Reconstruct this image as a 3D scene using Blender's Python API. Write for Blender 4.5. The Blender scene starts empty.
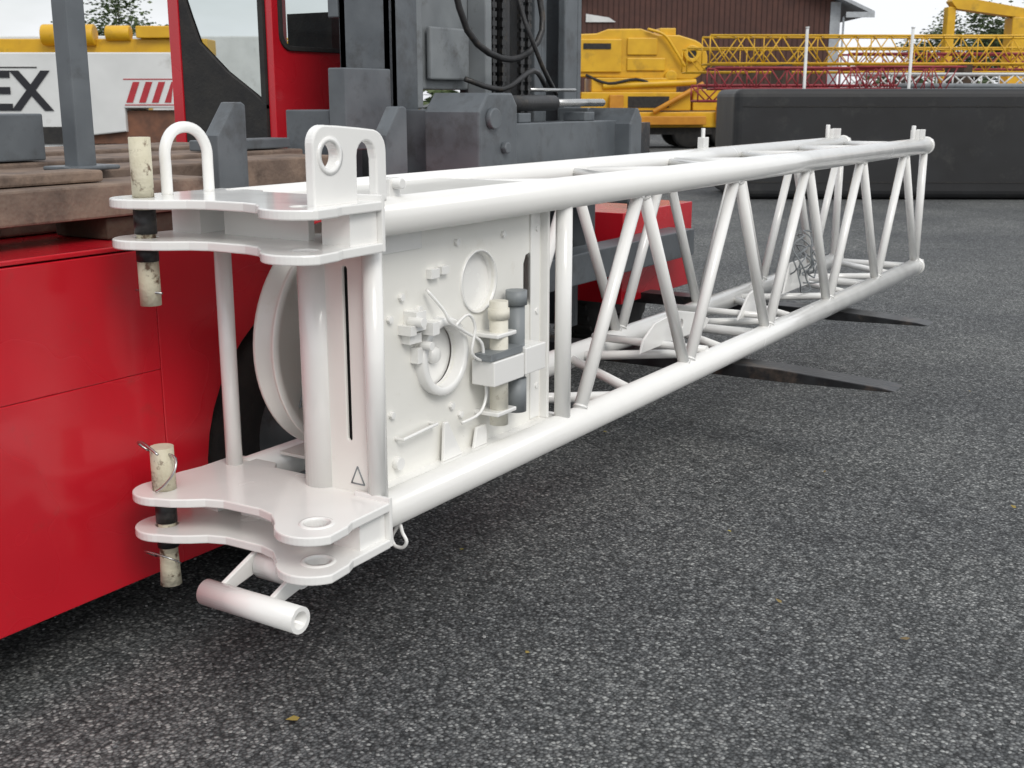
import bpy, bmesh, math, random
from mathutils import Vector, Matrix
random.seed(7)
S=bpy.context.scene
col=S.collection
GZ=-0.10
CS,SN=0.846,0.534
def W(r,f,z=0.0): return Vector((CS*r-SN*f, SN*r+CS*f, z))
MW=lambda r,f,z=0.0: Matrix.Translation(W(r,f,z))@Matrix.Rotation(math.radians(32.25),4,'Z')

# ---------------------------------------------------------------- materials
def mat(name,c,rough=.5,metal=0.0,c2=None,nscale=6.0,amount=.5,bump=0.0,bscale=60.0,spec=.5,dirt=None,dscale=3.0,dlo=.55,dhi=.75,coat=0.0):
    m=bpy.data.materials.new(name); m.use_nodes=True
    nt=m.node_tree; N=nt.nodes; L=nt.links; p=N['Principled BSDF']
    p.inputs['Roughness'].default_value=rough; p.inputs['Metallic'].default_value=metal
    p.inputs['Specular IOR Level'].default_value=spec
    p.inputs['Coat Weight'].default_value=coat; p.inputs['Coat Roughness'].default_value=.10
    g=N.new('ShaderNodeNewGeometry')
    def noise(s,d=2.0,r=.6):
        n=N.new('ShaderNodeTexNoise'); n.inputs['Scale'].default_value=s; n.inputs['Detail'].default_value=d; n.inputs['Roughness'].default_value=r
        L.new(g.outputs['Position'],n.inputs['Vector']); return n
    if c2 is None: c2=tuple(x*.82 for x in c)
    n=noise(nscale); r=N.new('ShaderNodeValToRGB')
    r.color_ramp.elements[0].position=.5-amount*.5+.1; r.color_ramp.elements[1].position=.5+amount*.3+.05
    r.color_ramp.elements[0].color=(*c2,1); r.color_ramp.elements[1].color=(*c,1)
    L.new(n.outputs['Fac'],r.inputs['Fac']); out=r.outputs['Color']
    if dirt is not None:
        n2=noise(dscale,5,.7); r2=N.new('ShaderNodeValToRGB')
        r2.color_ramp.elements[0].position=dlo; r2.color_ramp.elements[1].position=dhi
        r2.color_ramp.elements[0].color=(0,0,0,1); r2.color_ramp.elements[1].color=(1,1,1,1)
        L.new(n2.outputs['Fac'],r2.inputs['Fac'])
        mx=N.new('ShaderNodeMix'); mx.data_type='RGBA'
        L.new(r2.outputs['Color'],mx.inputs['Factor']); L.new(out,mx.inputs['A']); mx.inputs['B'].default_value=(*dirt,1)
        out=mx.outputs['Result']
    L.new(out,p.inputs['Base Color'])
    mr=N.new('ShaderNodeMapRange'); mr.inputs['To Min'].default_value=max(0,rough-.1); mr.inputs['To Max'].default_value=min(1,rough+.12)
    L.new(n.outputs['Fac'],mr.inputs['Value']); L.new(mr.outputs['Result'],p.inputs['Roughness'])
    if bump>0:
        nb=noise(bscale,1); b=N.new('ShaderNodeBump'); b.inputs['Strength'].default_value=bump; b.inputs['Distance'].default_value=.004
        L.new(nb.outputs['Fac'],b.inputs['Height']); L.new(b.outputs['Normal'],p.inputs['Normal'])
    return m
white=mat('white_paint',(.85,.845,.82),.22,c2=(.83,.825,.80),nscale=5,bump=.05,bscale=22,dirt=(.76,.74,.69),dscale=7,dlo=.64,dhi=.9,coat=.5)
whiteplate=mat('white_plate_paint',(.84,.83,.785),.32,c2=(.81,.80,.75),nscale=4,bump=.12,bscale=24,dirt=(.68,.65,.58),dscale=9,dlo=.62,dhi=.9,coat=.25)
cream=mat('worn_cream_paint',(.68,.64,.50),.6,c2=(.58,.54,.40),nscale=14,bump=.5,bscale=90,dirt=(.14,.09,.055),dscale=17,dlo=.55,dhi=.64)
cream2=mat('clean_cream_paint',(.74,.72,.63),.5,c2=(.68,.65,.55),nscale=14,bump=.3,bscale=70,dirt=(.35,.30,.22),dscale=17,dlo=.6,dhi=.75)
red=mat('red_paint',(.58,.010,.022),.26,c2=(.50,.008,.018),nscale=2.0,bump=.08,bscale=6,dirt=(.38,.03,.03),dscale=5,dlo=.6,dhi=.85,coat=.4)
grey=mat('grey_machine_paint',(.125,.14,.152),.42,c2=(.09,.102,.113),nscale=5,bump=.2,bscale=30,dirt=(.05,.05,.05),dscale=6,dlo=.52,dhi=.78)
greyl=mat('light_grey_machine_paint',(.24,.26,.27),.45,c2=(.18,.195,.205),nscale=4,bump=.1,dirt=(.10,.10,.10),dscale=6)
dark=mat('greasy_dark_steel',(.025,.025,.027),.45,c2=(.014,.014,.014),nscale=12,bump=.4,bscale=60,dirt=(.07,.055,.04),dscale=10)
forkm=mat('fork_steel',(.045,.047,.05),.38,.5,c2=(.025,.025,.027),nscale=9,bump=.4,bscale=50,dirt=(.13,.10,.08),dscale=5,dlo=.52,dhi=.7)
rubber=mat('rubber',(.018,.018,.019),.8,c2=(.03,.028,.025),nscale=8,bump=.6,bscale=60)
steel=mat('bright_steel',(.55,.55,.54),.25,.9)
wood=mat('weathered_timber',(.25,.18,.135),.8,c2=(.14,.10,.078),nscale=7,bump=.8,bscale=50,dirt=(.07,.05,.04),dscale=5,dlo=.5,dhi=.7)
wood2=mat('dark_timber',(.08,.055,.035),.85,c2=(.05,.035,.025),nscale=9,bump=.8,bscale=50)
yellow=mat('yellow_crane_paint',(.72,.42,.015),.42,c2=(.60,.33,.012),nscale=1.5,dirt=(.30,.17,.02),dscale=1.2,dlo=.55,dhi=.8)
orange=mat('orange_yellow_paint',(.60,.26,.02),.5,c2=(.48,.19,.015),nscale=2)
redlat=mat('faded_red_paint',(.34,.04,.055),.6,c2=(.24,.03,.035))
blackm=mat('black_tarpaulin',(.016,.017,.019),.55,c2=(.010,.010,.011),nscale=1.2,bump=.8,bscale=3,dirt=(.035,.035,.033),dscale=2)
brown=mat('brown_cladding_paint',(.10,.046,.036),.8,c2=(.07,.032,.026),nscale=1.5)
browndk=mat('cladding_gap',(.05,.025,.02),.9)
trim=mat('grey_trim',(.42,.45,.48),.6)
roofm=mat('roof_sheet',(.05,.05,.055),.7)
rust=mat('rusty_brown',(.22,.10,.06),.85,c2=(.12,.06,.04),nscale=5)
signwhite=mat('white_crane_paint',(.70,.71,.70),.4,c2=(.62,.63,.62),nscale=2,dirt=(.36,.35,.32),dscale=1.5,dlo=.6,dhi=.85)
letters=mat('black_lettering',(.015,.015,.02),.5)
redstripe=mat('red_stripe_paint',(.45,.03,.04),.5)
bark=mat('bark',(.09,.065,.045),.9,bump=.6,bscale=12)
def glassmat():
    m=bpy.data.materials.new('window_glass'); m.use_nodes=True; nt=m.node_tree; N=nt.nodes; L=nt.links
    for n in list(N): 
        if n.type!='OUTPUT_MATERIAL': N.remove(n)
    o=[n for n in N if n.type=='OUTPUT_MATERIAL'][0]
    t=N.new('ShaderNodeBsdfTransparent'); t.inputs['Color'].default_value=(.72,.77,.77,1)
    g=N.new('ShaderNodeBsdfGlossy'); g.inputs['Roughness'].default_value=.03
    fr=N.new('ShaderNodeFresnel'); fr.inputs['IOR'].default_value=1.5
    mx=N.new('ShaderNodeMixShader'); L.new(fr.outputs[0],mx.inputs[0]); L.new(t.outputs[0],mx.inputs[1]); L.new(g.outputs[0],mx.inputs[2]); L.new(mx.outputs[0],o.inputs[0])
    return m
glass=glassmat()
def leafmat(name,c1,c2,c3):
    m=bpy.data.materials.new(name); m.use_nodes=True; nt=m.node_tree; N=nt.nodes; L=nt.links; p=N['Principled BSDF']
    g=N.new('ShaderNodeNewGeometry'); r=N.new('ShaderNodeValToRGB'); r.color_ramp.elements[0].color=(*c1,1); r.color_ramp.elements[1].color=(*c3,1)
    e=r.color_ramp.elements.new(.5); e.color=(*c2,1)
    L.new(g.outputs['Random Per Island'],r.inputs['Fac']); L.new(r.outputs['Color'],p.inputs['Base Color']); p.inputs['Roughness'].default_value=.7
    return m
leafm=leafmat('foliage',(.035,.06,.02),(.06,.095,.03),(.10,.13,.05))
leafy=leafmat('dry_leaves',(.34,.32,.04),(.30,.22,.05),(.16,.11,.05))
stonem=leafmat('stones',(.07,.07,.072),(.14,.14,.145),(.27,.27,.265))

def asphalt():
    m=bpy.data.materials.new('coarse_asphalt'); m.use_nodes=True; nt=m.node_tree; N=nt.nodes; L=nt.links; p=N['Principled BSDF']
    g=N.new('ShaderNodeNewGeometry')
    def noise(s,d,r=.6):
        n=N.new('ShaderNodeTexNoise'); n.inputs['Scale'].default_value=s; n.inputs['Detail'].default_value=d; n.inputs['Roughness'].default_value=r
        L.new(g.outputs['Position'],n.inputs['Vector']); return n
    def ramp(src,a,b,ca,cb):
        r=N.new('ShaderNodeValToRGB'); r.color_ramp.elements[0].position=a; r.color_ramp.elements[1].position=b
        r.color_ramp.elements[0].color=(*ca,1); r.color_ramp.elements[1].color=(*cb,1); L.new(src,r.inputs['Fac']); return r
    def mixc(f,a,b,t='MIX'):
        x=N.new('ShaderNodeMix'); x.data_type='RGBA'; x.blend_type=t
        x.inputs['Factor'].default_value=f
        L.new(a,x.inputs['A']); L.new(b,x.inputs['B']); return x.outputs['Result']
    v=N.new('ShaderNodeTexVoronoi'); v.inputs['Scale'].default_value=88; L.new(g.outputs['Position'],v.inputs['Vector'])
    sep=N.new('ShaderNodeSeparateColor'); L.new(v.outputs['Color'],sep.inputs['Color'])
    stone=ramp(sep.outputs['Red'],.05,1.0,(.060,.064,.066),(.42,.425,.415))
    stone.color_ramp.elements.new(.65).color=(.155,.160,.162,1)
    stone.color_ramp.elements.new(.9).color=(.26,.265,.262,1)
    gap=ramp(v.outputs['Distance'],.35,.75,(1,1,1),(.22,.22,.22))
    c=mixc(.85,stone.outputs['Color'],gap.outputs['Color'],'MULTIPLY')
    big=ramp(noise(.45,5,.65).outputs['Fac'],.36,.66,(.72,.73,.75),(1.14,1.14,1.12))
    c=mixc(1.0,c,big.outputs['Color'],'MULTIPLY')
    mid=ramp(noise(14,5,.8).outputs['Fac'],.30,.70,(.72,.72,.72),(1.25,1.25,1.24))
    c=mixc(1.0,c,mid.outputs['Color'],'MULTIPLY')
    L.new(c,p.inputs['Base Color']); p.inputs['Roughness'].default_value=.8
    p.inputs['Specular IOR Level'].default_value=.3
    inv=N.new('ShaderNodeMath'); inv.operation='MULTIPLY'; inv.inputs[1].default_value=-1; L.new(v.outputs['Distance'],inv.inputs[0])
    b=N.new('ShaderNodeBump'); b.inputs['Strength'].default_value=.8; b.inputs['Distance'].default_value=.006; L.new(inv.outputs[0],b.inputs['Height'])
    L.new(b.outputs['Normal'],p.inputs['Normal']); return m
asph=asphalt()

# ---------------------------------------------------------------- builder
def empty(name,loc=(0,0,0)):
    e=bpy.data.objects.new(name,None); e.location=loc; e.empty_display_size=.3; col.objects.link(e); return e
class B:
    def __init__(s): s.v=[]; s.f=[]; s.sm=[]; s.M=Matrix.Identity(4)
    def add(s,vs,fs,sm=False,M=None):
        o=len(s.v); T=s.M@M if M is not None else s.M
        s.v+= [T@Vector(v) for v in vs]
        for i,f in enumerate(fs):
            s.f.append([o+k for k in f]); s.sm.append(sm[i] if isinstance(sm,list) else sm)
    def box(s,a,b,M=None):
        x0,y0,z0=[min(p,q) for p,q in zip(a,b)]; x1,y1,z1=[max(p,q) for p,q in zip(a,b)]
        s.add([(x0,y0,z0),(x1,y0,z0),(x1,y1,z0),(x0,y1,z0),(x0,y0,z1),(x1,y0,z1),(x1,y1,z1),(x0,y1,z1)],
              [(0,3,2,1),(4,5,6,7),(0,1,5,4),(1,2,6,5),(2,3,7,6),(3,0,4,7)],False,M)
    def tube(s,p,q,r,n=18,r2=None,M=None,inner=None):
        p=Vector(p);q=Vector(q); d=(q-p).normalized(); r2=r if r2 is None else r2
        up=Vector((0,0,1)) if abs(d.z)<.9 else Vector((1,0,0)); a=d.cross(up).normalized(); b=a.cross(d)
        vs=[];fs=[];sm=[]
        def ring(c,rr): vs.extend([c+(a*math.cos(2*math.pi*i/n)+b*math.sin(2*math.pi*i/n))*rr for i in range(n)])
        ring(p,r);ring(q,r2)
        for i in range(n):
            j=(i+1)%n; fs.append((i,n+i,n+j,j)); sm.append(True)
        if inner:
            ring(p,inner); ring(q,inner)
            for i in range(n):
                j=(i+1)%n
                fs+= [(2*n+i,2*n+j,3*n+j,3*n+i),(i,j,2*n+j,2*n+i),(n+i,3*n+i,3*n+j,n+j)]; sm+=[True,False,False]
        else:
            fs+= [tuple(range(n)),tuple(range(2*n-1,n-1,-1))]; sm+=[False,False]
        s.add(vs,fs,sm,M)
    def path(s,pts,r,n=8,M=None,close=False,sub=4,flat=None):
        P=[Vector(p) for p in pts]
        if sub>1 and len(P)>2:
            Q=[];m=len(P)
            rng=range(m if close else m-1)
            for i in rng:
                p0=P[(i-1)%m] if (close or i>0) else P[0]; p1=P[i]; p2=P[(i+1)%m]; p3=P[(i+2)%m] if (close or i+2<m) else P[-1]
                for k in range(sub):
                    t=k/sub; Q.append(.5*((2*p1)+(p2-p0)*t+(2*p0-5*p1+4*p2-p3)*t*t+(3*p1-p0-3*p2+p3)*t**3))
            if not close: Q.append(P[-1])
            P=Q
        m=len(P); vs=[];fs=[]; ref=None
        for i in range(m):
            t=(P[(i+1)%m]-P[i-1]) if (close or 0<i<m-1) else (P[1]-P[0] if i==0 else P[-1]-P[-2])
            t.normalize()
            if ref is None: ref=t.orthogonal().normalized()
            ref=(ref-t*ref.dot(t)).normalized(); b=t.cross(ref)
            vs+=[P[i]+(ref*math.cos(2*math.pi*k/n)+b*math.sin(2*math.pi*k/n))*r for k in range(n)]
        for i in range(m if close else m-1):
            for k in range(n):
                j=(k+1)%n; i2=(i+1)%m; fs.append((i*n+k,i*n+j,i2*n+j,i2*n+k))
        if not close: fs+=[tuple(range(n-1,-1,-1)),tuple((m-1)*n+k for k in range(n))]
        s.add(vs,fs,True,M)
    def lathe(s,prof,c,axis='X',n=40,M=None):
        c=Vector(c); vs=[];fs=[]
        ax={'X':(Vector((1,0,0)),Vector((0,1,0)),Vector((0,0,1))),'Y':(Vector((0,1,0)),Vector((0,0,1)),Vector((1,0,0))),'Z':(Vector((0,0,1)),Vector((1,0,0)),Vector((0,1,0)))}[axis]
        for (r,h) in prof:
            vs+=[c+ax[0]*h+(ax[1]*math.cos(2*math.pi*i/n)+ax[2]*math.sin(2*math.pi*i/n))*r for i in range(n)]
        for k in range(len(prof)-1):
            for i in range(n):
                j=(i+1)%n; fs.append((k*n+i,k*n+j,(k+1)*n+j,(k+1)*n+i))
        s.add(vs,fs,True,M)
    def plate(s,outline,holes,th,M,bev=.003):
        cu=bpy.data.curves.new('t','CURVE'); cu.dimensions='2D'; cu.fill_mode='BOTH'; cu.extrude=max(th/2-bev,.0005); cu.bevel_depth=bev; cu.bevel_resolution=1; cu.offset=-bev
        for pl in [outline]+list(holes):
            sp=cu.splines.new('POLY'); sp.points.add(len(pl)-1)
            for i,p in enumerate(pl): sp.points[i].co=(p[0],p[1],0,1)
            sp.use_cyclic_u=True
        ob=bpy.data.objects.new('t',cu); col.objects.link(ob); bpy.context.view_layer.update()
        dg=bpy.context.evaluated_depsgraph_get(); me=bpy.data.meshes.new_from_object(ob.evaluated_get(dg))
        s.add([v.co for v in me.vertices],[tuple(p.vertices) for p in me.polygons],False,M)
        bpy.data.objects.remove(ob); bpy.data.curves.remove(cu); bpy.data.meshes.remove(me)
    def done(s,name,parent,m,bevel=0,ang=35):
        me=bpy.data.meshes.new(name); me.from_pydata([tuple(v) for v in s.v],[],s.f); me.materials.append(m)
        for i,p in enumerate(me.polygons): p.use_smooth=s.sm[i]
        me.update()
        bm=bmesh.new(); bm.from_mesh(me); bmesh.ops.recalc_face_normals(bm,faces=bm.faces) ; bm.to_mesh(me); bm.free()
        ob=bpy.data.objects.new(name,me); col.objects.link(ob)
        if parent: ob.parent=parent; ob.matrix_parent_inverse=Matrix.Translation(-parent.location)
        if bevel:
            b=ob.modifiers.new('b','BEVEL'); b.width=bevel; b.segments=2; b.limit_method='ANGLE'; b.angle_limit=math.radians(50)
        return ob
def arc(cx,cy,r,a0,a1,n=12):
    return [(cx+r*math.cos(math.radians(a0+(a1-a0)*i/n)),cy+r*math.sin(math.radians(a0+(a1-a0)*i/n))) for i in range(n+1)]
def circ(cx,cy,r,n=24): return arc(cx,cy,r,0,360,n)[:-1]
def MYZ(x): return Matrix(((0,0,1,x),(1,0,0,0),(0,1,0,0),(0,0,0,1)))
def MXZ(y): return Matrix(((1,0,0,0),(0,0,-1,y),(0,1,0,0),(0,0,0,1)))
def MXY(z): return Matrix.Translation((0,0,z))

# ---------------------------------------------------------------- boom section
boom=empty('lattice_boom_section',(-2.435,5.8,.88))
XR,XL=-2.13,-2.74; ZT,ZB=1.322,.44; Y0,Y1=2.605,9.02; RC=.057
b=B()
for x in (XR,XL):
    for z in (ZT,ZB):
        b.tube((x,Y0 if x==XR else Y0+.08,z),(x,Y1,z),RC,32)
b.done('chords',boom,white)
b=B(); R=.0265
ks=[3.84+.513*k for k in range(11)]
for k in range(10):
    for x,ph in ((XR,0),(XL,1)):
        za,zb=(ZB,ZT) if (k+ph)%2==0 else (ZT,ZB)
        b.tube((x,ks[k],za),(x,ks[k+1],zb),R,16)
for x in (XR,XL):
    b.tube((x,8.99,ZB),(x,8.99,ZT),.028,16); b.tube((x,3.73,ZB),(x,3.73,ZT),.031,16)
for z in (ZT,ZB):
    for y in (ks[0],ks[4],ks[8],8.97): b.tube((XL,y,z),(XR,y,z),.026,14)
for k in range(10):
    for z in (ZT,ZB):
        xa,xb=(XL,XR) if k%2==0 else (XR,XL)
        b.tube((xa,ks[k]+.02,z),(xb,ks[k+1]-.02,z),.022,14)
b.done('lacing',boom,white)
b=B()
for k in range(11):
    for x,ph in ((XR,0),(XL,1)):
        z=ZB if (k+ph)%2==0 else ZT; sgn=1 if z==ZB else -1
        for d in (-1,1):
            if (k==0 and d<0) or (k==10 and d>0): continue
            v=Vector((0,d*.513,sgn*(ZT-ZB))).normalized(); p=Vector((x,ks[k],z))+v*.059
            b.tube(p,p+v*.010,.031,14,r2=.0268)
b.done('weld_collars',boom,white)
def lugoutline():
    o=[]
    o+=arc(-2.735,2.340,.095,165,300,14)
    o+=[(-2.64,2.275),(-2.60,2.30),(-2.555,2.335),(-2.50,2.355),(-2.36,2.36),(-2.30,2.345),(-2.255,2.31)]
    o+=arc(-2.140,2.350,.112,212,335,16)
    o+=[(-2.046,2.385),(-2.060,2.42),(-2.062,2.50),(-2.066,2.597),(-2.30,2.66),(-2.33,2.68),(-2.60,2.68),(-2.63,2.72),(-2.81,2.72),(-2.81,2.56),(-2.825,2.48)]
    return o
ZP=(1.362,1.246,.478,.364)
b=B()
for z in ZP:
    b.plate(lugoutline(),[circ(-2.735,2.340,.034),circ(-2.135,2.355,.036)],.027,MXY(z),.004)
for z in (ZP[2],ZP[3]):
    b.lathe([(.036,.010),(.036,.017),(.048,.017),(.053,.012)],(-2.135,2.355,z),'Z',32)
for z0,z1 in ((ZP[1]+.013,ZP[0]-.013),(ZP[3]+.013,ZP[2]-.013)):
    b.box((-2.60,2.52,z0),(-2.27,2.545,z1)); b.box((-2.185,2.48,z0),(-2.085,2.597,z1)); b.box((-2.80,2.50,z0),(-2.68,2.68,z1))
b.done('lug_plates',boom,white)
b=B()
b.plate([(-2.066,1.235),(-2.066,1.392),(-2.20,1.392),(-2.20,1.235)],[],.014,MXZ(2.605))
b.plate([(-2.066,.355),(-2.066,.505),(-2.20,.505),(-2.20,.355)],[],.014,MXZ(2.605))
for x in (XR,XL):
    for z in (ZT,ZB):
        b.lathe([(.02,.012),(.065,.012),(.065,-.012),(.02,-.012)],(x,9.02,z),'Y',24)
        b.plate(arc(9.09,z,.046,-90,90,10)+[(9.0,z+.046),(9.0,z-.046)],[circ(9.09,z,.02)],.02,MYZ(x+.025))
        b.plate(arc(9.09,z,.046,-90,90,10)+[(9.0,z+.046),(9.0,z-.046)],[circ(9.09,z,.02)],.02,MYZ(x-.025))
b.done('chord_end_plates',boom,white)
b=B()
b.tube((-2.132,2.628,.49),(-2.132,2.628,1.236),.030,20)
b.tube((XL,2.64,.45),(XL,2.64,1.25),.027,20)
b.tube((-2.36,2.645,.49),(-2.36,2.645,1.236),.056,28)
b.done('front_posts',boom,white)
b=B()
b.plate([(-2.318,.49),(-2.162,.49),(-2.162,1.236),(-2.318,1.236)],[arc(-2.232,.66,.009,180,360,6)+arc(-2.232,1.17,.009,0,180,6)],.012,MXZ(2.630))
b.done('slotted_front_plate',boom,whiteplate)
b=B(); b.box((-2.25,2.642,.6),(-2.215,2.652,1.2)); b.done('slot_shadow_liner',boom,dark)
b=B()
b.lathe([(.03,-.03),(.31,-.025),(.33,-.045),(.385,-.045),(.385,-.033),(.35,-.012),(.35,.012),(.385,.033),(.385,.045),(.36,.045),(.34,.03),(.03,.03)],(-2.60,3.04,.87),'X',80)
b.lathe([(.0,.075),(.07,.075),(.075,.03)],(-2.60,3.04,.87),'X',32)
b.tube((XL,3.04,.87),(-2.25,3.04,.87),.045,24)
b.done('sheave',boom,whiteplate)
b=B()
slot=[(3.60,.925),(3.615,.95),(3.615,1.09),(3.60,1.115),(3.575,1.11),(3.56,1.08),(3.56,.95)]
b.plate([(2.66,.47),(3.74,.47),(3.74,1.30),(2.66,1.30)],[circ(3.27,1.055,.100,36),circ(3.036,.843,.10,36),slot],.016,MYZ(-2.205))
b.done('side_plate',boom,whiteplate)
b=B(); b.box((-2.26,3.52,.88),(-2.25,3.65,1.16)); b.done('slot_shade_backing',boom,dark)  # dark sheet standing in for the shade inside the slot
b=B()
b.lathe([(.128,.0),(.128,.03),(.123,.034),(.103,.034),(.10,.03),(.10,-.02)],(-2.197,3.036,.843),'X',48)
b.lathe([(.108,.0),(.108,.006),(.101,.007),(.100,-.03)],(-2.197,3.27,1.055),'X',48)
b.lathe([(.0,0),(.085,0),(.104,.0)],(-2.225,3.27,1.055),'X',40)
b.lathe([(.0,0),(.085,0),(.104,.0)],(-2.225,3.036,.843),'X',40)
b.lathe([(.0,.02),(.022,.02),(.028,.012),(.03,0)],(-2.222,3.036,.843),'X',20)
b.done('hole_rims',boom,white)
b=B()
b.box((-2.20,2.68,.47),(-2.14,3.74,.49)); b.box((-2.20,2.68,1.275),(-2.14,3.74,1.29))
b.box((-2.213,3.675,.49),(-2.165,3.69,1.27))
b.box((-2.197,3.60,.50),(-2.19,3.66,1.27))
b.box((-2.197,2.70,1.20),(-2.192,2.95,1.26))
b.done('stiffeners',boom,white,.002)
b=B()
b.plate([(3.30,.5),(3.74,.5),(3.74,1.29),(3.50,1.29)],[],.012,MYZ(-2.70))
b.box((-2.69,2.8,.49),(-2.23,3.72,.50)); b.box((-2.70,2.78,1.345),(-2.17,3.72,1.357))
b.box((-2.69,3.70,.50),(-2.23,3.715,1.28))
b.done('housing_plates',boom,whiteplate)
b=B(); X=-2.197
for (y,z,w,h,d) in ((3.00,1.115,.045,.03,.02),(3.055,1.12,.04,.025,.02),(2.88,.985,.05,.06,.05),(2.93,.955,.035,.04,.07),(2.87,.93,.06,.03,.035),(2.90,.87,.03,.05,.03),(2.84,.96,.03,.03,.05)):
    b.box((X,y-w/2,z-h/2),(X+d,y+w/2,z+h/2))
for (y,z) in ((2.78,1.0),(2.78,.7),(3.15,.62),(3.64,1.2),(3.64,.9),(3.64,.62),(3.10,.66),(3.14,1.20),(3.42,1.2),(2.84,1.06),(2.93,1.01)):
    b.tube((X,y,z),(X+.012,y,z),.012,6)
b.path([(X,2.80,.62),(X+.03,2.80,.62),(X+.03,2.98,.63),(X,2.98,.63)],.006,8,sub=1)
b.plate([(3.02,.49),(3.13,.49),(3.05,.62),(3.03,.62)],[],.012,MYZ(X+.02))
b.plate([(3.20,.49),(3.28,.49),(3.28,.56),(3.22,.56)],[],.012,MYZ(X+.02))
b.tube((X,2.80,.54),(X+.02,2.80,.54),.02,16)
b.tube((X+.02,2.86,.985),(X+.075,2.86,.985),.016,12); b.tube((X+.02,2.92,.90),(X+.06,2.92,.90),.014,12)
b.done('side_fittings',boom,white,.003)
b=B()
b.tube((-2.135,3.30,.56),(-2.135,3.30,.99),.032,24); b.tube((-2.135,3.30,.93),(-2.135,3.30,.965),.037,24)
b.done('stowed_pin',boom,cream2)
b=B()
b.tube((-2.14,3.42,.58),(-2.14,3.42,.70),.036,22); b.tube((-2.14,3.42,.70),(-2.14,3.42,.96),.03,22); b.tube((-2.14,3.42,.96),(-2.14,3.42,1.01),.038,22)
b.box((-2.16,3.19,.803),(-2.095,3.39,.826))
b.done('strut_cylinder',boom,greyl)
b=B(); b.box((-2.18,3.20,.715),(-2.088,3.39,.80)); b.box((-2.18,3.395,.72),(-2.085,3.53,.815)); b.box((-2.20,3.24,.87),(-2.10,3.36,.885)); b.box((-2.20,3.24,.60),(-2.10,3.36,.615))
b.done('clamp',boom,white,.004)
b=B()
b.path([(X+.02,2.95,1.07),(X+.05,3.0,1.0),(X+.06,3.02,.96),(X+.05,3.12,.91),(X+.06,3.20,.86),(X+.05,3.22,.76),(X+.05,3.24,.68),(X+.05,3.20,.62),(X+.03,3.12,.60)],.0055,8)
b.path([(X+.05,3.06,.94),(X+.06,3.12,.97),(X+.06,3.16,.92),(X+.06,3.14,.84),(X+.06,3.20,.80)],.005,8)
b.done('signal_cable',boom,white)
b=B()
for (p,q) in (((-2.230,.52),(-2.180,.52)),((-2.180,.52),(-2.205,.575)),((-2.205,.575),(-2.230,.52))):
    b.tube((p[0],2.623,p[1]),(q[0],2.623,q[1]),.0022,6)
for (p,q) in (((2.76,.68),(2.81,.68)),((2.81,.68),(2.785,.735)),((2.785,.735),(2.76,.68))):
    b.tube((-2.555,p[0],p[1]),(-2.555,q[0],q[1]),.004,6)
b.done('warning_sticker',boom,greyl)
b=B(); xo=XR+.02
out=[(2.355,1.372),(2.355,1.53)]+arc(2.405,1.535,.05,175,80,8)+[(2.46,1.582),(2.55,1.575)]+arc(2.60,1.51,.06,80,0,6)+[(2.66,1.372),(2.615,1.372)]+[(2.615,1.49)]+arc(2.572,1.50,.04,0,180,8)+[(2.53,1.372)]
b.plate(out,[circ(2.42,1.505,.036)],.03,MYZ(xo),.005)
b.lathe([(.036,-.02),(.036,.018),(.050,.018),(.050,-.02)],(xo,2.42,1.505),'X',28)
b.done('top_pendant_lug',boom,white)
b=B()
b.path([(XL,2.60,1.37),(XL,2.60,1.45),(XL,2.597,1.51),(XL,2.565,1.555),(XL,2.515,1.57),(XL,2.465,1.555),(XL,2.437,1.51),(XL,2.435,1.45),(XL,2.435,1.37)],.017,12,sub=4)
b.done('top_lifting_hook',boom,white)
b=B()
b.box((XR-.012,2.70,1.37),(XR+.012,2.75,1.43)); b.tube((XR-.03,2.725,1.415),(XR+.04,2.725,1.415),.016,14)
for x in (XR,XL):
    for y in (8.70,8.86):
        b.box((x-.03,y-.012,1.36),(x+.03,y+.012,1.44)); 
    b.tube((x,8.65,1.36),(x,8.65,1.47),.015,10)
b.box((XL-.02,6.35,1.37),(XL+.02,6.42,1.44)); b.tube((XL,6.38,1.40),(XL,6.38,1.49),.012,10)
b.done('top_fittings',boom,white,.003)
b=B()
b.tube((-2.465,2.235,.252),(-2.100,2.235,.252),.039,28,inner=.026)
for x in (-2.41,-2.22): b.plate([(2.22,.246),(2.22,.276),(2.40,.350),(2.55,.350),(2.55,.31)],[],.016,MYZ(x))
b.tube((-2.395,2.40,.300),(-2.235,2.40,.300),.045,24)
b.done('roller_bracket',boom,white)
b=B(); b.path([(XR+.02,2.70,.385),(XR+.03,2.70,.36),(XR+.045,2.70,.335),(XR+.03,2.70,.312),(XR,2.70,.312),(XR-.012,2.70,.335),(XR,2.70,.36)],.006,8,close=True); b.done('shackle_ring',boom,white)
b=B(); px,py=-2.735,2.34
b.tube((px,py,1.376),(px,py,1.545),.031,22); b.tube((px,py,1.06),(px,py,1.20),.031,22); b.tube((px,py,1.20),(px,py,1.39),.028,22)
b.tube((px,py,.49),(px,py,.625),.036,22); b.tube((px,py,.18),(px,py,.31),.033,22,r2=.027); b.tube((px,py,.2),(px,py,.50),.028,22)
b.done('connection_pins',boom,cream)
b=B()
b.tube((px,py,1.27),(px,py,1.34),.0325,22); b.tube((px,py,.385),(px,py,.460),.0325,22); b.tube((px,py,1.19),(px,py,1.23),.0325,22);b.tube((px,py,.305),(px,py,.345),.0335,22)
b.done('pin_dark_bands',boom,dark)  # dark bands on the pins, between and just below the lug plates
b=B()
M=Matrix.Translation((.01,.005,-.03))
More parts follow.
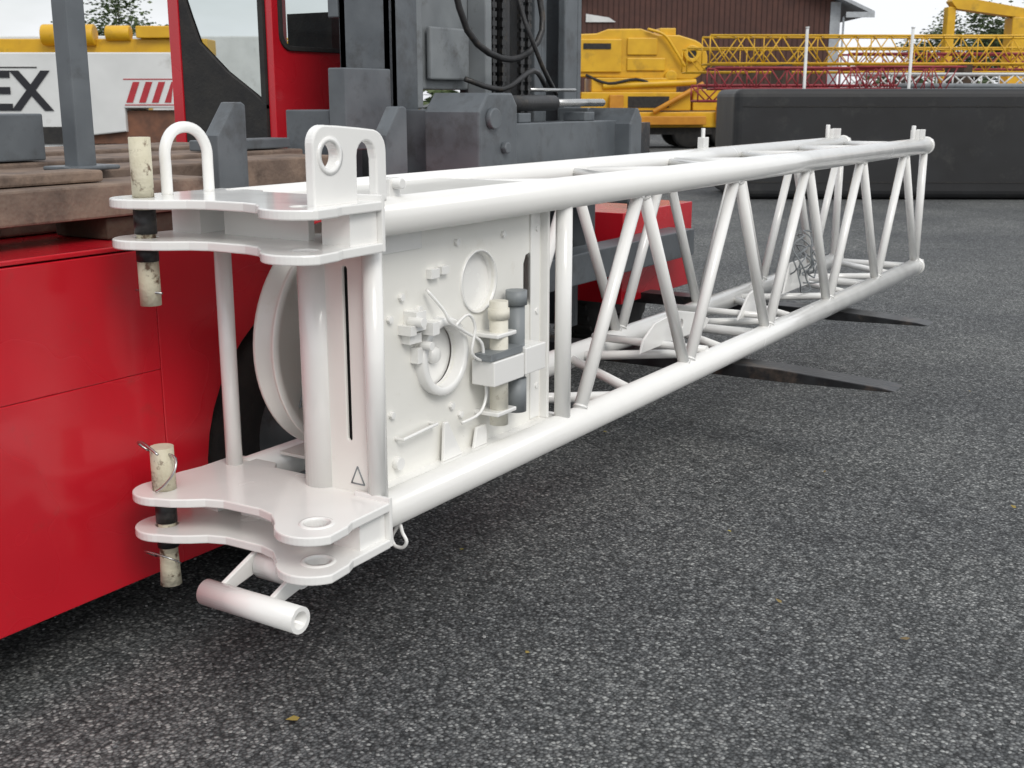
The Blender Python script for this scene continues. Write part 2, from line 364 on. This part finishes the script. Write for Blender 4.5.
b.path([(-2.80,2.33,.635),(-2.69,2.33,.635),(-2.665,2.31,.60),(-2.69,2.29,.555),(-2.72,2.28,.53)],.004,6,M); b.path([(-2.80,2.33,.635),(-2.82,2.31,.66),(-2.77,2.29,.672),(-2.70,2.28,.65)],.004,6,M)
b.path([(-2.80,2.33,.29),(-2.69,2.33,.29),(-2.70,2.29,.32),(-2.79,2.28,.325),(-2.80,2.33,.29)],.003,6,M)
b.path([(-2.80,2.33,1.13),(-2.69,2.33,1.13)],.004,6,M,sub=1)
b.done('pin_clips',boom,steel)
b=B()
random.seed(3)
for i in range(7):
    y=7.25+random.uniform(-.2,.3); z=.64+random.uniform(-.05,.1); rr=random.uniform(.08,.15); ph=random.random()*6
    b.path([(-2.4+random.uniform(-.06,.06),y+rr*math.cos(ph+k*math.pi/4),z+rr*.9*math.sin(ph+k*math.pi/4)) for k in range(8)],.005,6,close=True,sub=3)
b.done('coiled_cable',boom,greyl)
b=B()
b.plate([(4.85,.50),(5.60,.50),(5.66,.54),(5.50,.60),(5.25,.64),(5.0,.62),(4.88,.56)],[circ(5.3,.57,.025)],.012,MYZ(-2.36))
b.plate([(5.9,.50),(6.3,.50),(6.25,.66),(6.05,.62)],[],.012,MYZ(-2.30))
b.plate([(7.0,.48),(7.5,.48),(7.4,.66),(7.1,.66)],[],.012,MYZ(-2.44))
b.tube((XL,5.1,.5),(XR,5.1,.5),.02,12); b.tube((XL,6.0,.52),(XR,6.0,.52),.018,12)
b.done('inner_brackets',boom,white)

# ---------------------------------------------------------------- sideloader
fl=empty('sideloader_forklift',(-4.2,4.5,GZ))
b=B()
for y,dx in ((5.50,0.05),(7.27,-.22)):
    prof=[(-3.6,.30),(-3.6,.372),(-1.95+dx,.372),(-1.45+dx,.345),(-1.38+dx,.335),(-1.40+dx,.328),(-1.95+dx,.31)]
    b.plate(prof,[],.16,MXZ(y),.004)
    b.box((-3.62,y-.078,.30),(-3.54,y+.078,1.5))
fo=b.done('forks',fl,forkm)
b=B()
X0=-2.95
b.plate([(.9,.12),(2.5445,.12),(2.5445,.80),(.9,.80)],[],.03,MYZ(X0-.015)); b.plate([(.9,.8012),(2.5445,.8012),(2.5445,1.19),(.9,1.19)],[],.03,MYZ(X0-.015))
arch=[(2.5468,.12)]+arc(3.3,.4,.58,209,-29,28)+[(4.7,.12),(4.7,1.19),(2.5468,1.19)]
b.plate(arch,[],.03,MYZ(X0-.015))
b.box((-3.5,.9,1.195),(-2.955,4.7,1.21))
b.box((-5.5,.885,.12),(-2.97,.897,1.19))
b.box((-5.5,6.9,.33),(-3.5,8.0,.93))
b.box((-3.7,4.2,1.19),(-3.2,4.7,1.25))
b.done('red_bodywork',fl,red,.004)
b=B()
b.box((-2.953,2.49,1.02),(-2.944,2.51,1.09)); b.tube((-2.95,1.6,1.12),(-2.944,1.6,1.12),.012,12); b.box((-2.952,1.95,1.10),(-2.945,1.96,1.14))
b.done('body_fasteners',fl,greyl)
b=B()
b.box((-5.48,.9,.14),(-3.5,4.68,1.18)); b.box((-3.5,.92,.14),(-2.985,2.60,1.18)); b.box((-3.5,4.0,.14),(-2.985,4.68,1.18)); b.box((-3.5,2.6,1.0),(-2.985,4.0,1.18))
b.box((-5.48,4.68,.15),(-4.3,6.9,1.0))
b.done('chassis',fl,dark)
def wheel(b,bt,x,y,z,r,w):
    b.lathe([(r*.5,-w/2),(r*.9,-w/2),(r*.98,-w*.42),(r,-w*.3),(r,w*.3),(r*.98,w*.42),(r*.9,w/2),(r*.52,w/2),(r*.5,w*.4)],(x,y,z),'X',48)
    for i in range(36):
        a=i*math.pi/18
        M=Matrix.Translation((x,y,z))@Matrix.Rotation(a,4,'X')
        b.box((-w*.42,-.018,r-.01),(w*.0,.018,r+.014),M); b.box((0,.02,r-.01),(w*.42,.056,r+.014),M)
    bt.lathe([(0,w*.2),(r*.16,w*.22),(r*.2,w*.1),(r*.42,w*.08),(r*.5,w*.42)],(x,y,z),'X',32)
b=B();bt=B()
for (x,y) in ((-3.2,3.3),(-5.2,3.3),(-3.95,7.45),(-5.2,7.45)): wheel(b,bt,x,y,.41,.50,.36)
b.done('tyres',fl,rubber); bt.done('wheel_rims',fl,greyl)
b=B()
random.seed(5)
b.box((-3.34,1.0,1.285),(-3.08,2.95,1.39)); b.box((-3.70,1.0,1.215),(-3.42,4.0,1.415)); b.box((-4.1,.9,1.215),(-3.75,4.15,1.43)); b.box((-4.6,.9,1.215),(-4.15,4.15,1.445))
b.box((-3.38,2.98,1.215),(-3.1,4.0,1.30)); b.box((-3.30,1.2,1.393),(-3.16,2.55,1.43))
b.done('deck_timbers',fl,wood,.008)
b=B(); b.box((-3.36,1.35,1.213),(-3.02,2.02,1.283)); b.box((-3.36,2.5,1.213),(-3.1,2.9,1.283)); b.done('timber_packers',fl,wood2,.006)
b=B()
b.box((-3.45,2.625,1.21),(-3.375,2.70,2.7)); b.box((-3.48,2.56,1.417),(-3.34,2.77,1.432))
def bracket(y,w,z0,z1,x):
    b.plate([(y-w/2,z0),(y+w/2,z0),(y+w/2,z1-.01),(y+w*.38,z1),(y+w*.12,z1),(y-w/2,z1-.12)],[],.07,MYZ(x),.006)
bracket(3.22,.15,1.22,1.64,-3.29)
bracket(4.12,.15,1.22,1.62,-3.22)
b.box((-3.70,4.28,1.42),(-3.6,4.62,1.79)); b.box((-4.1,4.42,1.20),(-3.82,4.66,1.60))
b.box((-3.95,2.50,1.435),(-3.75,2.78,1.60)); b.box((-3.95,2.1,1.435),(-3.75,2.48,1.62))
b.box((-3.9,3.6,1.435),(-3.78,4.1,1.48))
b.done('deck_stanchions',fl,grey,.006)
b=B()
b.box((-4.05,4.78,.2),(-3.72,4.83,4.4)); b.box((-4.05,4.78,.2),(-4.0,5.02,4.4)); b.box((-3.77,4.78,.2),(-3.72,5.0,4.4))
b.box((-4.05,6.66,.2),(-3.72,6.71,4.4)); b.box((-4.05,6.46,.2),(-4.0,6.66,4.4)); b.box((-3.77,6.50,.2),(-3.72,6.66,4.4))
b.box((-3.96,6.36,.2),(-3.80,6.42,4.4)); b.box((-3.96,6.26,.2),(-3.92,6.36,4.4)); b.box((-3.84,6.28,.2),(-3.80,6.36,4.4))
for z in (.6,2.05,3.6): b.box((-4.12,4.78,z),(-4.052,6.71,z+.18))
b.done('mast_uprights',fl,grey,.008)
b=B()
b.box((-3.94,5.02,1.60),(-3.76,5.10,4.4)); b.box((-3.97,5.12,1.7),(-3.82,5.60,4.4)); b.box((-3.80,5.18,1.75),(-3.77,5.54,2.02));b.box((-3.83,5.60,1.3),(-3.70,5.66,4.4))
b.done('mast_cover_panels',fl,greyl,.01)
b=B()
for y in (5.80,5.90,6.10,6.18):
    z=1.3
    while z<3.2:
        b.box((-3.80,y-.022,z),(-3.775,y+.022,z+.030)); b.box((-3.797,y-.010,z+.03),(-3.778,y+.010,z+.05)); z+=.05
b.tube((-3.86,6.0,.4),(-3.86,6.0,3.2),.055,20)
b.path([(-3.66,5.15,2.5),(-3.62,5.30,2.0),(-3.55,5.62,1.86),(-3.5,5.86,2.02),(-3.55,5.84,2.4),(-3.6,5.8,3.0)],.018,10)
b.path([(-3.5,5.1,1.75),(-3.4,5.3,1.70),(-3.4,5.6,1.80),(-3.5,5.9,1.72)],.014,10)
for y in (5.62,): b.path([(-3.6,y,3.2),(-3.55,y+.03,2.3),(-3.45,y+.1,1.9),(-3.5,y+.4,1.68)],.013,8)
b.box((-3.92,5.66,1.2),(-3.88,6.25,4.3))
b.done('chains_and_hoses',fl,dark)
b=B()
b.box((-3.48,5.04,1.30),(-3.26,6.38,1.53)); b.box((-3.50,4.70,.6),(-3.30,7.6,.78))
for y0,y1,zt in ((4.72,5.06,1.68),(6.30,6.45,1.60)):
    b.plate([(y0,1.05),(y1,1.05),(y1,zt-.06),(y1-.05,zt),(y0+.08,zt),(y0,zt-.09)],[],.32,MYZ(-3.32),.01)
b.box((-3.7,4.85,.6),(-3.5,5.0,1.6)); b.box((-3.7,6.40,.6),(-3.5,6.52,1.6))
b.box((-3.44,5.30,1.53),(-3.30,5.42,1.58)); b.box((-3.44,6.0,1.53),(-3.30,6.12,1.58))
b.tube((-3.16,4.82,1.56),(-3.13,4.82,1.56),.05,20); b.tube((-3.16,4.93,1.42),(-3.13,4.93,1.42),.03,6)
b.done('fork_carriage',fl,grey,.006)
b=B(); b.tube((-3.36,5.06,1.63),(-3.36,5.75,1.63),.042,22); b.done('side_shift_cylinder',fl,dark)
b=B(); b.tube((-3.36,5.75,1.63),(-3.36,6.32,1.63),.022,18); b.tube((-3.42,5.6,1.70),(-3.42,6.1,1.70),.010,8); b.done('cylinder_rod',fl,steel)
CX=-4.6; CY=4.84; XB=-5.34
b=B()
w=arc(5.00,2.00,.07,180,270,5)+arc(5.44,2.00,.07,270,360,5)+arc(5.44,2.68,.07,0,90,5)+arc(5.00,2.68,.07,90,180,5)
b.plate([(CY+.02,1.2),(5.56,1.2),(5.56,2.9),(CY+.02,2.9)],[w],.05,MYZ(CX))
b.plate([(5.575,1.2),(5.74,1.2),(5.74,2.9),(5.575,2.9)],[],.045,MYZ(CX-.004))
b.plate([(XB,1.2),(XB+.08,1.2),(XB+.08,2.9),(XB,2.9)],[],.05,MXZ(CY+.02))
b.box((XB,CY,2.9),(CX+.03,5.76,2.98)); b.box((XB,5.69,1.2),(XB+.06,5.74,2.9)); b.box((XB,5.70,1.2),(CX-.03,5.74,1.95))
b.box((XB,CY,1.10),(CX+.02,5.74,1.195))
b.box((CX+.02,5.50,1.75),(CX+.05,5.53,2.0))
b.done('cab_frame',fl,red,.008)
b=B()
b.plate([(XB+.082,1.2),(CX-.03,1.2),(CX-.03,1.62),(-4.72,1.68),(-4.92,1.80),(-5.12,1.96),(XB+.16,2.10),(XB+.082,2.30)],[],.035,MXZ(CY+.02))
b.box((CX-.065,CY+.005,1.6),(CX-.03,CY+.04,2.9))
rim=arc(4.99,1.99,.085,180,270,5)+arc(5.45,1.99,.085,270,360,5)+arc(5.45,2.69,.085,0,90,5)+arc(4.99,2.69,.085,90,180,5)
b.plate(rim,[w],.02,MYZ(CX+.028))
b.box((-5.15,5.25,1.2),(-4.75,5.62,1.62)); b.box((-5.13,5.58,1.6),(-4.78,5.66,2.15))
b.path([(-4.95,4.95,1.2),(-4.95,5.05,1.62)],.02,8,sub=1)
b.done('cab_black_trim',fl,rubber)
b=B(); b.add([(XB+.08,CY+.022,1.6),(CX-.03,CY+.022,1.6),(CX-.03,CY+.022,2.9),(XB+.08,CY+.022,2.9)],[(0,1,2,3)]); b.add([(CX,4.92,1.92),(CX,5.52,1.92),(CX,5.52,2.76),(CX,4.92,2.76)],[(0,1,2,3)])
b.done('cab_glass',fl,glass)
b=B(); b.box((-5.4,4.0,1.0),(-4.4,5.9,1.09)); b.done('cab_platform',fl,dark)

# ---------------------------------------------------------------- background vehicles
def wheels_bg(b,xs,y,r=.6,w=.4):
    for x in xs: b.lathe([(0,w/2+.0),(r*.4,w/2-.05),(r*.5,w/2),(r*.9,w/2),(r,w*.35),(r,-w*.35),(r*.9,-w/2),(0,-w/2)],(x,y,r),'Y',28)
wc=empty('white_mobile_crane',W(-9,18,GZ)); T=MW(-5,18,GZ)
b=B(); b.M=T
b.plate([(-9,.75),(-9,1.9),(-8.6,2.42),(-.02,2.42),(0,2.36),(0,1.62),(-.75,1.62),(-.75,1.28),(-1.5,1.2),(-1.5,.75)],[],1.2,MXZ(.6),.02)
b.box((-9.0,.1,2.42),(-7.6,1.8,3.2)); b.box((-.02,.0,1.62),(.03,2.2,2.36))
b.done('body',wc,signwhite)
b=B(); b.M=T; b.box((-1.5,.1,1.1),(.0,1.6,1.58)); b.box((-8.9,.2,.55),(.0,2.2,.95)); b.done('chassis',wc,rust)
b=B(); b.M=T; wheels_bg(b,(-8,-6.6,-3.2,-1.8),.3); wheels_bg(b,(-8,-6.6,-3.2,-1.8),2.1); b.box((-2.5,-.03,1.1),(-1.55,.0,1.35)); b.box((-7.4,-.012,2.2),(-2,-.004,2.215)); b.done('wheels',wc,rubber)
b=B(); b.M=T
for i in range(4):
    x=-.72+i*.19; b.add([(x,-.008,1.70),(x+.1,-.008,1.70),(x+.22 if i<3 else x+.15,-.008,2.0),(x+.12,-.008,2.0)],[(0,1,2,3)])
b.box((-.74,-.006,1.66),(.0,-.004,1.675)); b.box((-.74,-.006,2.03),(.0,-.004,2.045)); b.done('chevrons',wc,redstripe)
tc=bpy.data.curves.new('t','FONT'); tc.body='REX'; tc.size=.80; tc.extrude=.004; tc.offset=.016
to=bpy.data.objects.new('t',tc); col.objects.link(to); bpy.context.view_layer.update()
me=bpy.data.meshes.new_from_object(to.evaluated_get(bpy.context.evaluated_depsgraph_get())); bpy.data.objects.remove(to)
b=B(); b.M=T; b.add([v.co for v in me.vertices],[tuple(p.vertices) for p in me.polygons],False,Matrix.Translation((-3.28,-.012,1.60))@Matrix.Rotation(math.pi/2,4,'X')); b.done('lettering',wc,letters)

def mobile_crane(name,r,f,rot,flip=1,boomlen=12,bz=2.7):
    e=empty(name,W(r,f,GZ)); T=MW(r,f,GZ)@Matrix.Rotation(math.radians(rot),4,'Z')@Matrix.Diagonal((flip,1,1,1))
    b=B(); b.M=T
    b.box((-5.5,-1.25,.75),(5.5,1.25,1.30)); b.box((4.2,-1.25,1.30),(5.5,1.25,1.9)); b.box((-5.5,-1.25,1.30),(-3.4,1.25,1.6))
    b.plate([(-3.2,2.55),(1.2,2.45)]+arc(1.35,3.15,.72,-80,70,10)+[(1.0,4.0),(.2,4.02),(-.4,4.22),(-1.6,4.2),(-2.0,4.05),(-3.2,4.0)],[circ(1.45,3.35,.16)],1.5,MXZ(0),.04)
    b.box((-2.9,-.85,2.7),(-1.1,-.76,3.85)); b.box((-.9,-.82,2.75),(.5,-.76,3.2)); b.box((-.9,-.83,3.3),(.2,-.76,3.9))
    b.tube((1.45,-.95,3.35),(1.45,.95,3.35),.3,20,inner=.16); b.tube((.7,-1.0,2.55),(.7,1.0,2.55),.22,18)
    b.box((-2.6,-1.2,1.35),(1.4,1.2,2.0)); b.box((-2.2,-1.0,2.0),(.9,1.0,2.5)); b.box((1.5,-1.1,1.35),(2.8,-.2,2.1))
    b.box((-3.2,-1.24,1.7),(-2.7,1.24,2.5)); b.box((.3,-.6,4.0),(.9,.6,4.25))
    b.path([(-.2,-.9,4.2),(.4,-.95,4.0),(.8,-.95,3.5),(1.2,-.95,2.9)],.05,8)
    b.tube((-1.8,-1.0,2.2),(1.6,-1.05,2.35),.12,12)
    b.done('superstructure',e,yellow,.03)
    b=B(); b.M=T; b.box((-2.2,-1.6,.85),(1.9,-1.3,1.15)); b.box((2.3,-1.5,.9),(3.6,-1.28,1.5)); b.box((-1.6,-1.5,1.2),(-1.1,-1.27,1.9)); b.tube((0,-1.4,1.3),(1.8,-1.4,2.3),.09,10); b.done('outrigger_beams',e,orange,.02)
    b=B(); b.M=T; wheels_bg(b,(-4.6,-3.2,1.4,2.8,4.2),-1.0,.62,.45); wheels_bg(b,(-4.6,-3.2,1.4,2.8,4.2),1.05,.62,.45)
    b.box((4.5,-1.27,1.4),(5.2,-1.24,1.8)); b.box((-5.4,-1.2,.5),(5.4,1.2,.74)); b.box((-.9,-1.22,1.45),(.6,-1.19,1.85)); b.box((-2.5,-.875,3.5),(-1.5,-.86,3.7)); b.path([(-2.4,-.9,2.6),(-1.6,-1.1,2.3),(-.6,-1.1,2.45),(.2,-1.0,2.2)],.05,8); b.tube((1.45,-.9,3.35),(1.45,.9,3.35),.155,16); b.done('wheels_and_vents',e,rubber)
    return e
mobile_crane('mobile_crane',5.0,45,4,1,0)
e=empty('mobile_crane',W(-20,36,GZ)); T=MW(-20,36,GZ)
b=B(); b.M=T; b.box((-6,-.5,3.0),(11.2,.5,3.45)); b.box((-4,-1.2,1.6),(0,1.2,3.0)); b.box((-6,-1.2,.8),(9,1.2,1.6)); b.box((-3,-1.1,3.45),(-1,1.1,4.1)); b.tube((6.5,-.6,3.55),(8,-.6,3.55),.3,16); b.box((9.2,-.7,3.46),(10.3,.7,3.8)); b.tube((8.3,-.5,3.6),(9.0,-.5,3.6),.22,16); b.done('superstructure',e,yellow,.03)
b=B(); b.M=T; wheels_bg(b,(-5,-3.4,3,4.6,7),-1.05,.62,.45); b.done('wheels',e,rubber)
e=empty('service_truck',W(-12,44,GZ)); T=MW(-15,44,GZ)
b=B(); b.M=T; b.box((-6,-1.2,1.0),(6.5,1.2,3.9)); b.box((6.6,-1.2,.7),(8.6,1.2,3.5)); b.done('body',e,signwhite,.05)
b=B(); b.M=T; wheels_bg(b,(-4.6,-3.4,4,7.6),-1.0,.52,.4); b.box((6.9,-1.22,2.2),(8.3,-1.19,3.1)); b.box((-6,-1.0,.7),(6.5,1.0,.99)); b.done('wheels',e,rubber)
mobile_crane('mobile_crane',-9.5,52,0,-1,0)
e=empty('mobile_crane',W(24,60,GZ)); T=MW(24,60,GZ)
b=B(); b.M=T
b.plate([(-2.8,6.35),(-2.6,6.6),(1.2,5.95),(1.3,5.5),(-2.5,6.0)],[],.8,MXZ(0)); b.box((0.2,-.5,2.0),(1.2,.5,5.6)); b.box((-3.5,-1.3,.8),(4,1.3,2.0)); b.box((-2.9,-.3,2.0),(-2.5,.3,6.1)); b.done('superstructure',e,yellow,.03)
b=B(); b.M=T; wheels_bg(b,(-2.6,-1.2,1.6,3),-1.1,.62,.45); b.done('wheels',e,rubber)
e=empty('tarpaulin_covered_load',W(9,22,GZ)); T=MW(3.92,21.3,GZ)@Matrix.Rotation(math.radians(-1.2),4,'Z')
b=B(); b.M=T; b.box((0,0,.02),(11,2.3,1.93)); o=b.done('cover',e,blackm,.14); o.modifiers['b'].segments=4
b=B(); b.M=T
b.box((.15,-.01,1.62),(10.8,-.002,1.635)); b.box((.15,-.01,.3),(10.8,-.002,.32))
for i in range(22): b.tube((.4+i*.48,-.012,1.63),(.4+i*.48,-.0,1.63),.022,8)
b.done('lacing_cord',e,rubber)

def truss(name,r0,r1,f,z,h,w,m,pitch,rr=.05,rot=0):
    e=empty(name,W((r0+r1)/2,f,GZ)); b=B(); b.M=MW(r0,f,GZ)@Matrix.Rotation(math.radians(rot),4,'Z'); Ln=r1-r0
    for y in (0,w):
        for zz in (z,z+h): b.tube((0,y,zz),(Ln,y,zz),rr,8)
    n=int(Ln/pitch)
    for i in range(n):
        x0=i*pitch;x1=x0+pitch
        for y in (0,w): b.tube((x0,y,z if i%2 else z+h),(x1,y,z+h if i%2 else z),rr*.6,6)
        b.tube((x0,0,z+h),(x1,w,z+h),rr*.5,6)
        if i%3==0:
            b.tube((x0,0,z),(x0,0,z+h),rr*.6,6); b.tube((x0,w,z),(x0,w,z+h),rr*.6,6); b.tube((x0,0,z),(x0,w,z),rr*.5,6)
    b.done('members',e,m)
    b=B(); b.M=MW(r0,f,GZ)@Matrix.Rotation(math.radians(rot),4,'Z')
    for x in (Ln*.15,Ln*.5,Ln*.85): b.box((x-.12,-.1,0),(x+.12,w+.1,z-rr))
    b.done('trestles',e,wood2)
truss('lattice_boom_section',5.5,20,34,2.72,.75,1.2,yellow,.5,.03,1.5)
truss('lattice_boom_section',5.3,19,37,2.55,.7,1.2,yellow,.6,.028,-1)
truss('lattice_boom_section',5.0,9.6,30,2.0,.50,1.2,redlat,.34,.03)
truss('lattice_boom_section',9.0,19,31.5,2.02,.36,1.2,signwhite,.4,.035)
truss('lattice_boom_section',8.2,10.8,29,1.90,.6,.5,redlat,.3,.025)
truss('lattice_boom_section',11,24,40,2.7,.5,1.2,redlat,.5,.035)
truss('lattice_boom_section',4.9,16,32,1.7,.4,1.2,redlat,.4,.035)
e=empty('pipe_stack',W(13,30,GZ)); b=B(); b.M=MW(9.4,30,GZ)
for i in range(5): b.tube((0+i*.2,.1+i*.17,1.95+(i%2)*.12),(9+i*.3,.1+i*.17,1.93+(i%2)*.12),.07,10)
b.box((1,-.0,0),(1.2,1,1.86)); b.box((7,0,0),(7.2,1,1.86)); b.done('pipes',e,greyl)
for r,f in ((6.85,28.5),(9.3,28.5)):
    e=empty('steel_post',W(r,f,GZ)); b=B(); b.M=MW(r,f,GZ); b.tube((0,0,0),(0,0,3.35),.036,12); b.tube((0,0,3.35),(0,0,3.38),.045,12); b.box((-.15,-.15,0),(.15,.15,.02)); b.done('post',e,signwhite)

e=empty('brown_timber_building',W(11,70,GZ)); T=MW(2.2,70,GZ)
b=B(); b.M=T; b.plate([(0,0),(16.4,0),(16.4,7.0),(8.2,10.6),(0,7.0)],[],.2,MXZ(0)); b.box((0,.1,0),(.2,18,7)); b.box((16.2,.1,0),(16.4,18,7)); b.done('walls',e,brown)
b=B(); b.M=T
x=.25
while x<16.3:
    zt=7.0+3.6*(1-abs(x-8.2)/8.2)-.1; b.box((x,-.125,.1),(x+.04,-.1,zt)); x+=.3
b.done('cladding_battens',e,browndk)
b=B(); b.M=T
for s in (-1,1):
    xe=8.2+s*9.9; ze=10.6-3.6*9.9/8.2+.1
    vs=[(8.2,-1,10.7),(xe,-1,ze),(xe,18.5,ze),(8.2,18.5,10.7),(8.2,-1,10.9),(xe,-1,ze+.2),(xe,18.5,ze+.2),(8.2,18.5,10.9)]
    b.add(vs,[(0,1,2,3),(4,5,6,7),(0,1,5,4),(1,2,6,5),(2,3,7,6),(0,3,7,4)])
b.done('roof',e,trim)
b=B(); b.M=T; b.box((15.85,-.16,0),(16.42,-.13,7.1)); b.tube((16.6,-.2,0),(16.6,-.2,6.3),.06,8); b.box((16.5,-1.05,6.2),(18.1,-1.01,6.5)); b.done('trim',e,trim)
b=B(); b.M=T; b.add([(2.0,-.2,6.0),(3.7,-.2,6.0),(3.3,-.2,6.25),(2.0,-.2,6.45)],[(0,1,2,3)]); b.done('signboard',e,signwhite)
b=B(); b.M=T; b.box((2,-.14,0),(6,-.11,4)); b.box((9,-.14,1.2),(10.5,-.11,2.4)); b.done('doors',e,roofm)

def tree(name,r,f,h,cr,n,seed):
    random.seed(seed); e=empty(name,W(r,f,GZ)); T=MW(r,f,GZ); b=B(); b.M=T
    b.tube((0,0,0),(0.1,0,h*.6),.22,10,r2=.09); cl=[]
    for i in range(9):
        a=random.random()*6.28; z0=h*random.uniform(.3,.6); q=Vector((math.cos(a)*cr*random.uniform(.4,.8),math.sin(a)*cr*random.uniform(.4,.8),h*random.uniform(.55,.92)))
        b.tube((.05,0,z0),q,.08,6,r2=.025); cl.append(q)
    b.done('trunk',e,bark)
    for i in range(14): 
        a=random.random()*6.28; cl.append(Vector((math.cos(a)*cr*random.random(),math.sin(a)*cr*random.random(),h*random.uniform(.5,.98))))
    b=B(); b.M=T
    for i in range(n):
        c=random.choice(cl); s=cr*.32; p=c+Vector((random.gauss(0,s*.6),random.gauss(0,s*.6),random.gauss(0,s*.5)))
        M=Matrix.Translation(p)@Matrix.Rotation(random.random()*6.28,4,'Z')@Matrix.Rotation(random.random()*6.28,4,'X'); k=random.uniform(.08,.19)
        b.add([(-k,0,0),(0,-k*.5,0),(k,0,0),(0,k*.5,0)],[(0,1,2,3)],False,M)
    b.done('crown',e,leafm)
tree('broadleaf_tree',33.5,88,8.2,2.6,4500,1); tree('broadleaf_tree',36.5,90,7.4,2.6,4500,2); tree('broadleaf_tree',31.3,94,7.0,2.0,2500,3); tree('broadleaf_tree',-24,75,8.6,3.2,3500,4)
random.seed(11)
b=B()
for i in range(4500):
    r=random.uniform(-110,120); f=150+random.uniform(-8,8); hh=4.6+1.4*math.sin(r*.13)+.9*math.sin(r*.41+1)
    z=GZ+hh*(1-random.random()**2)
    k=random.uniform(.5,1.0); M=Matrix.Translation(W(r,f,z))@Matrix.Rotation(random.random()*6.28,4,'Z')@Matrix.Rotation(random.random()*6.28,4,'X')
    b.add([(-k,0,0),(0,-k*.6,0),(k,0,0),(0,k*.6,0)],[(0,1,2,3)],False,M)
b.done('distant_trees',None,leafm)

# ---------------------------------------------------------------- ground
b=B(); b.add([(-900,-300,GZ),(900,-300,GZ),(900,1500,GZ),(-900,1500,GZ)],[(0,1,2,3)]); b.done('ground',None,asph)
random.seed(21)
t=(1+5**.5)/2
iv=[Vector(v).normalized() for v in ((-1,t,0),(1,t,0),(-1,-t,0),(1,-t,0),(0,-1,t),(0,1,t),(0,-1,-t),(0,1,-t),(t,0,-1),(t,0,1),(-t,0,-1),(-t,0,1))]
iff=[(0,11,5),(0,5,1),(0,1,7),(0,7,10),(0,10,11),(1,5,9),(5,11,4),(11,10,2),(10,7,6),(7,1,8),(3,9,4),(3,4,2),(3,2,6),(3,6,8),(3,8,9),(4,9,5),(2,4,11),(6,2,10),(8,6,7),(9,8,1)]
b=B()
for i in range(7000):
    f=1.9+9*random.random()**1.5; r=random.uniform(-.55,.55)*f*1.0; k=random.uniform(.0025,.0055) if random.random()<.98 else random.uniform(.006,.010)
    M=Matrix.Translation(W(r,f,GZ+k*.3))@Matrix.Rotation(random.random()*6.28,4,'Z')@Matrix.Diagonal((k*random.uniform(.8,1.5),k,k*.7,1))
    b.add([v*random.uniform(.8,1.15) for v in iv],iff,False,M)
b.done('gravel',None,stonem)
b=B()
lv=[(-.63,3.08),(.9,4.6),(.95,3.9),(.05,3.5),(1.5,5.4),(2.2,4.9),(.5,6.1),(-.2,4.4),(1.9,7.2),(2.8,7.0),(1.3,3.6)]
for (r,f) in lv:
    k=random.uniform(.009,.016) if (r,f)!=lv[0] else .020
    M=Matrix.Translation(W(r,f,GZ+.012))@Matrix.Rotation(random.random()*6.28,4,'Z')@Matrix.Rotation(random.uniform(-.3,.3),4,'X')
    b.add([(-k,0,0),(-k*.3,-k*.6,.004),(k*.5,-k*.45,.002),(k*1.2,0,.006),(k*.4,k*.5,.004),(-k*.4,k*.55,0)],[(0,1,2,3,4,5)],False,M)
b.done('fallen_leaves',None,leafy)

# ---------------------------------------------------------------- light & sky
AZ,EL=122,43
w=bpy.data.worlds.new('World'); S.world=w; w.use_nodes=True; nt=w.node_tree; N=nt.nodes; L=nt.links
bg=N['Background']; sky=N.new('ShaderNodeTexSky'); sky.sky_type='NISHITA'; sky.sun_disc=False
sky.sun_elevation=math.radians(EL); sky.sun_rotation=math.radians(AZ); sky.air_density=1.2; sky.dust_density=3
tcn=N.new('ShaderNodeTexCoord'); mp=N.new('ShaderNodeMapping'); mp.inputs['Scale'].default_value=(1,1,3.2); L.new(tcn.outputs['Generated'],mp.inputs['Vector'])
nz=N.new('ShaderNodeTexNoise'); nz.inputs['Scale'].default_value=2.6; nz.inputs['Detail'].default_value=5; nz.inputs['Roughness'].default_value=.55; L.new(mp.outputs[0],nz.inputs['Vector'])
cr=N.new('ShaderNodeValToRGB'); cr.color_ramp.elements[0].position=.3; cr.color_ramp.elements[1].position=.55; cr.color_ramp.elements[0].color=(.55,.55,.55,1); cr.color_ramp.elements[1].color=(1,1,1,1)
L.new(nz.outputs['Fac'],cr.inputs['Fac'])
mx=N.new('ShaderNodeMix'); mx.data_type='RGBA'; L.new(cr.outputs['Color'],mx.inputs['Factor']); L.new(sky.outputs['Color'],mx.inputs['A']); mx.inputs['B'].default_value=(8.6,8.8,9.1,1)
L.new(mx.outputs['Result'],bg.inputs['Color']); bg.inputs['Strength'].default_value=.115
sd=bpy.data.lights.new('sun','SUN'); sd.energy=1.5; sd.angle=math.radians(25); sd.color=(1,.965,.91); so=bpy.data.objects.new('sun',sd); col.objects.link(so)
az=math.radians(AZ); el=math.radians(EL); d=Vector((math.sin(az)*math.cos(el),math.cos(az)*math.cos(el),math.sin(el)))
so.rotation_euler=d.to_track_quat('Z','Y').to_euler()
# ---------------------------------------------------------------- camera
cd=bpy.data.cameras.new('camera'); cam=bpy.data.objects.new('camera',cd); col.objects.link(cam); S.camera=cam
cam.location=(0,0,1.65); cam.rotation_euler=(math.radians(90-13.57),0,math.radians(32.25)); cd.sensor_width=36; cd.lens=41.48; cd.clip_start=.05; cd.clip_end=3000
cd.dof.use_dof=True; cd.dof.focus_distance=4.0; cd.dof.aperture_fstop=9
S.view_settings.view_transform='Standard'; S.view_settings.look='None'; S.view_settings.exposure=0
